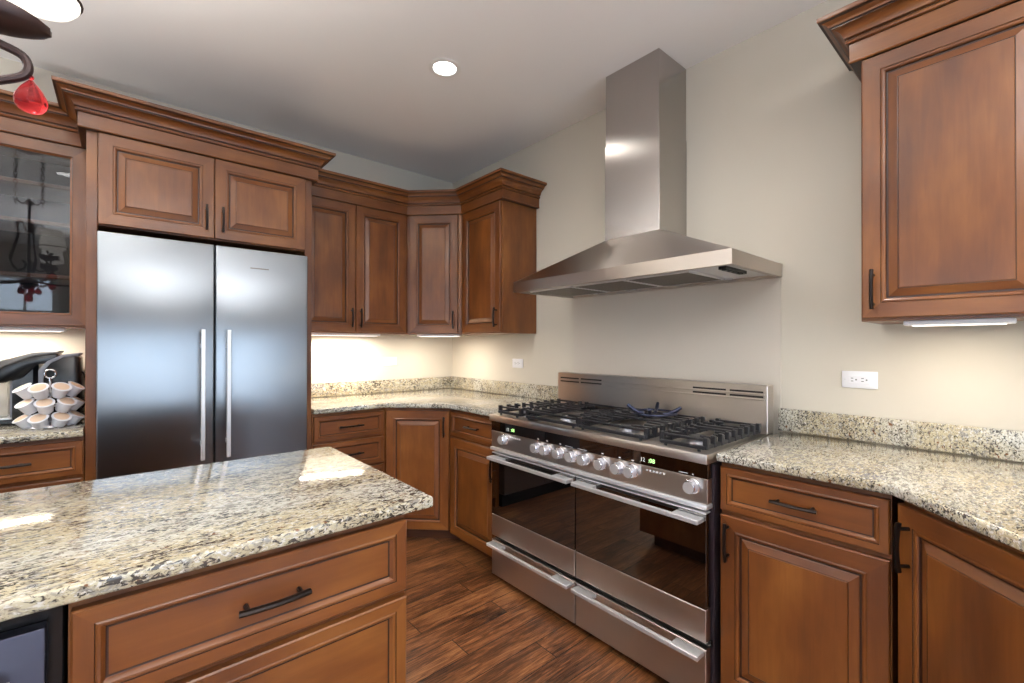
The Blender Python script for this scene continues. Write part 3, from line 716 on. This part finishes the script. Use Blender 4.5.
# ------------------------------------------------------------------ added unseen uplighters, put in to brighten the ceiling
def fill_uplight(label, x, y, power):
    c = thing('floor_lamp', label, 'floor lamp', (x, y, 0))
    m = MB(); m.lathe([(0, 0), (.15, 0), (.15, .012), (.05, .03), (.016, .045), (0, .045)], BRZ, (0, 0, 0), 32); m.build('base', c)
    m = MB(); m.lathe([(0, .045), (.013, .045), (.013, 1.66), (0, 1.66)], BRZ, (0, 0, 0), 16); m.build('pole', c)
    m = MB(); m.lathe([(.0, 1.655), (.03, 1.66), (.09, 1.69), (.15, 1.75), (.17, 1.79), (.165, 1.79), (.145, 1.755), (.085, 1.70), (0, 1.675)], BRZ, (0, 0, 0), 32); m.build('bowl_shade', c)
    l = bpy.data.lights.new('floor_lamp_bulb', 'SPOT'); l.energy = power; l.color = (1, .985, .97); l.shadow_soft_size = .06; l.spot_size = math.radians(160); l.spot_blend = .8
    o = bpy.data.objects.new('floor_lamp_bulb', l); COL.objects.link(o); o.parent = c; o.location = (0, 0, 1.76); o.rotation_euler = (PI, 0, 0)
fill_uplight('tall bronze uplighter floor lamp standing behind the camera', -2.2, -4.55, 560)
fill_uplight('tall bronze uplighter floor lamp near the back wall beyond the left counter', -4.4, -1.1, 300)

# ------------------------------------------------------------------ coffee maker and pod rack
c = thing('coffee_maker', 'black and silver single-serve coffee maker on the left counter', 'coffee maker', (-2.56, -.30, .915))
m = MB(); m.prism([(-2.735, -.405), (-2.57, -.42), (-2.545, -.39), (-2.545, -.20), (-2.57, -.18), (-2.735, -.20)], .915, .942, BLK, .006); m.build('base', c, world=True)
m = MB(); m.box(-2.725, -2.635, -.395, -.225, .942, .950, SB, .002); m.build('drip_tray', c, world=True)
m = MB(); m.prism([(-2.632, -.40), (-2.565, -.40), (-2.548, -.38), (-2.548, -.20), (-2.56, -.19), (-2.632, -.19)], .942, 1.235, BLK, .006); m.build('body', c, world=True)
m = MB(); m.box(-2.642, -2.632, -.38, -.21, .95, 1.13, GREYP, .002); m.build('front_trim', c, world=True)
def loft(prof, y0, y1, mat, name, parent, bev=.006):
    b = bmesh.new(); n = len(prof); A = [b.verts.new((x, y0, z)) for x, z in prof]; B_ = [b.verts.new((x, y1, z)) for x, z in prof]
    b.faces.new(A); b.faces.new(B_[::-1])
    for i in range(n): b.faces.new((A[i], A[(i+1) % n], B_[(i+1) % n], B_[i]))
    bmesh.ops.recalc_face_normals(b, faces=b.faces[:]); bmesh.ops.bevel(b, geom=b.edges[:], offset=bev, segments=2, affect='EDGES', profile=.5)
    mm = MB(); mm.merge(b, mat); return mm.build(name, parent, world=True)
hd = loft([(-2.735, 1.125), (-2.66, 1.115), (-2.60, 1.135), (-2.548, 1.20), (-2.480, 1.205), (-2.480, 1.250), (-2.56, 1.241), (-2.65, 1.205), (-2.735, 1.150)], -.41, -.19, BLK, 'brew_head', c)
loft([(-2.748, 1.135), (-2.735, 1.132), (-2.655, 1.195), (-2.56, 1.238), (-2.475, 1.252), (-2.475, 1.264), (-2.565, 1.258), (-2.66, 1.222), (-2.745, 1.160)], -.415, -.185, SILV, 'lid', hd, .003)
loft([(-2.728, 1.178), (-2.668, 1.221), (-2.664, 1.226), (-2.724, 1.185)], -.38, -.24, plain('screen_glass', lin(190, 200, 205), .15), 'screen', hd, .001)
m = MB(); m.box(-2.720, -2.648, -.375, -.215, .952, 1.112, CLP, .004); m.build('mug_space_guard', c, world=True)
loft([(-2.535, .918), (-2.402, .918), (-2.402, 1.232), (-2.43, 1.246), (-2.48, 1.235), (-2.525, 1.200), (-2.535, 1.16)], -.420, -.19, BLK, 'water_reservoir', c, .008)
loft([(-2.545, 1.10), (-2.528, 1.10), (-2.526, 1.165), (-2.505, 1.203), (-2.46, 1.232), (-2.405, 1.240), (-2.402, 1.252), (-2.462, 1.246), (-2.515, 1.216), (-2.545, 1.172)], -.425, -.180, GREYP, 'reservoir_trim', c, .002)
m = MB(); m.tube(bez([(-2.42, -.25, 1.16), (-2.395, -.24, 1.14), (-2.388, -.20, 1.05), (-2.40, -.17, .96), (-2.45, -.16, .921)], 24), .004, MBK, 8); m.build('power_cord', c, world=True); c.location = (-2.568, -.185, .915)

RX, RY_ = -2.503, -.42
c = thing('pod_carousel', 'chrome wire pod rack standing in front of the coffee maker', 'pod rack', (RX, RY_, .915))
m = MB(); m.lathe([(0, 0), (.088, 0), (.092, .004), (.088, .010), (.05, .013), (0, .014)], CHR, (0, 0, 0), 32); m.build('base', c)
m = MB(); m.tube([(0, 0, .012), (0, 0, .225)], .005, CHR, 8); m.tube([(.018*math.cos(t), 0, .243+.020*math.sin(t)) for t in [2*PI*j/20 for j in range(20)]], .004, CHR, 8, closed=True); m.build('post', c)
tiers = [(.040, 'bottom'), (.108, 'middle'), (.176, 'top')]
for z, nm in tiers:
    m = MB(); m.tube([(.066*math.cos(2*PI*j/32), .066*math.sin(2*PI*j/32), z-.012) for j in range(32)], .0022, CHR, 6, closed=True)
    for j in range(8):
        t = 2*PI*(j+.5)/8; m.tube([(0, 0, z-.012), (.066*math.cos(t), .066*math.sin(t), z-.012)], .0016, CHR, 6)
    m.build('tier_ring', c)
view = math.atan2(-3.4255-RY_, -2.2452-RX)
names = ['leftmost', 'second from the left', 'third from the left', 'rightmost']
proto = None
for z, nm in tiers:
    sh_ = 22.5 if nm != 'middle' else 10
    for i in range(4):
        az = view+math.radians((i-1.5)*-46+(0 if nm != 'middle' else 12))
        M = Matrix.Rotation(az, 4, 'Z') @ Matrix.Rotation(math.radians(34), 4, 'Y')
        if proto is None:
            root = thing('coffee_pod', '', 'coffee pod'); m = MB()
            m.lathe([(0, -.034), (.0165, -.034), (.018, -.032), (.0222, .002), (.0255, .003), (.0255, .0045), (.0225, .0045)], POD, (0, 0, 0), 24); m.build('cup', root)
            m = MB(); m.lathe([(.0225, .0045), (.0195, .0052), (0, .0052)], FOIL, (0, 0, 0), 24, ms=[POD, FOIL]); f_ = m.build('foil_lid', root)
            proto = root; o = root
        else: o = clone(proto)
        d = Vector((math.cos(az), math.sin(az), 0))
        o.rotation_euler = M.to_euler(); o.location = Vector((RX, RY_, .915+z+.006))+d*.092; o.scale = (1.36, 1.36, 1.36)
        o['label'] = 'white coffee pod in the %s tier of the wire rack, %s' % (nm, names[i]); o['group'] = 'coffee pods in the wire rack'
for o in (HP, VP_): bpy.data.objects.remove(o)
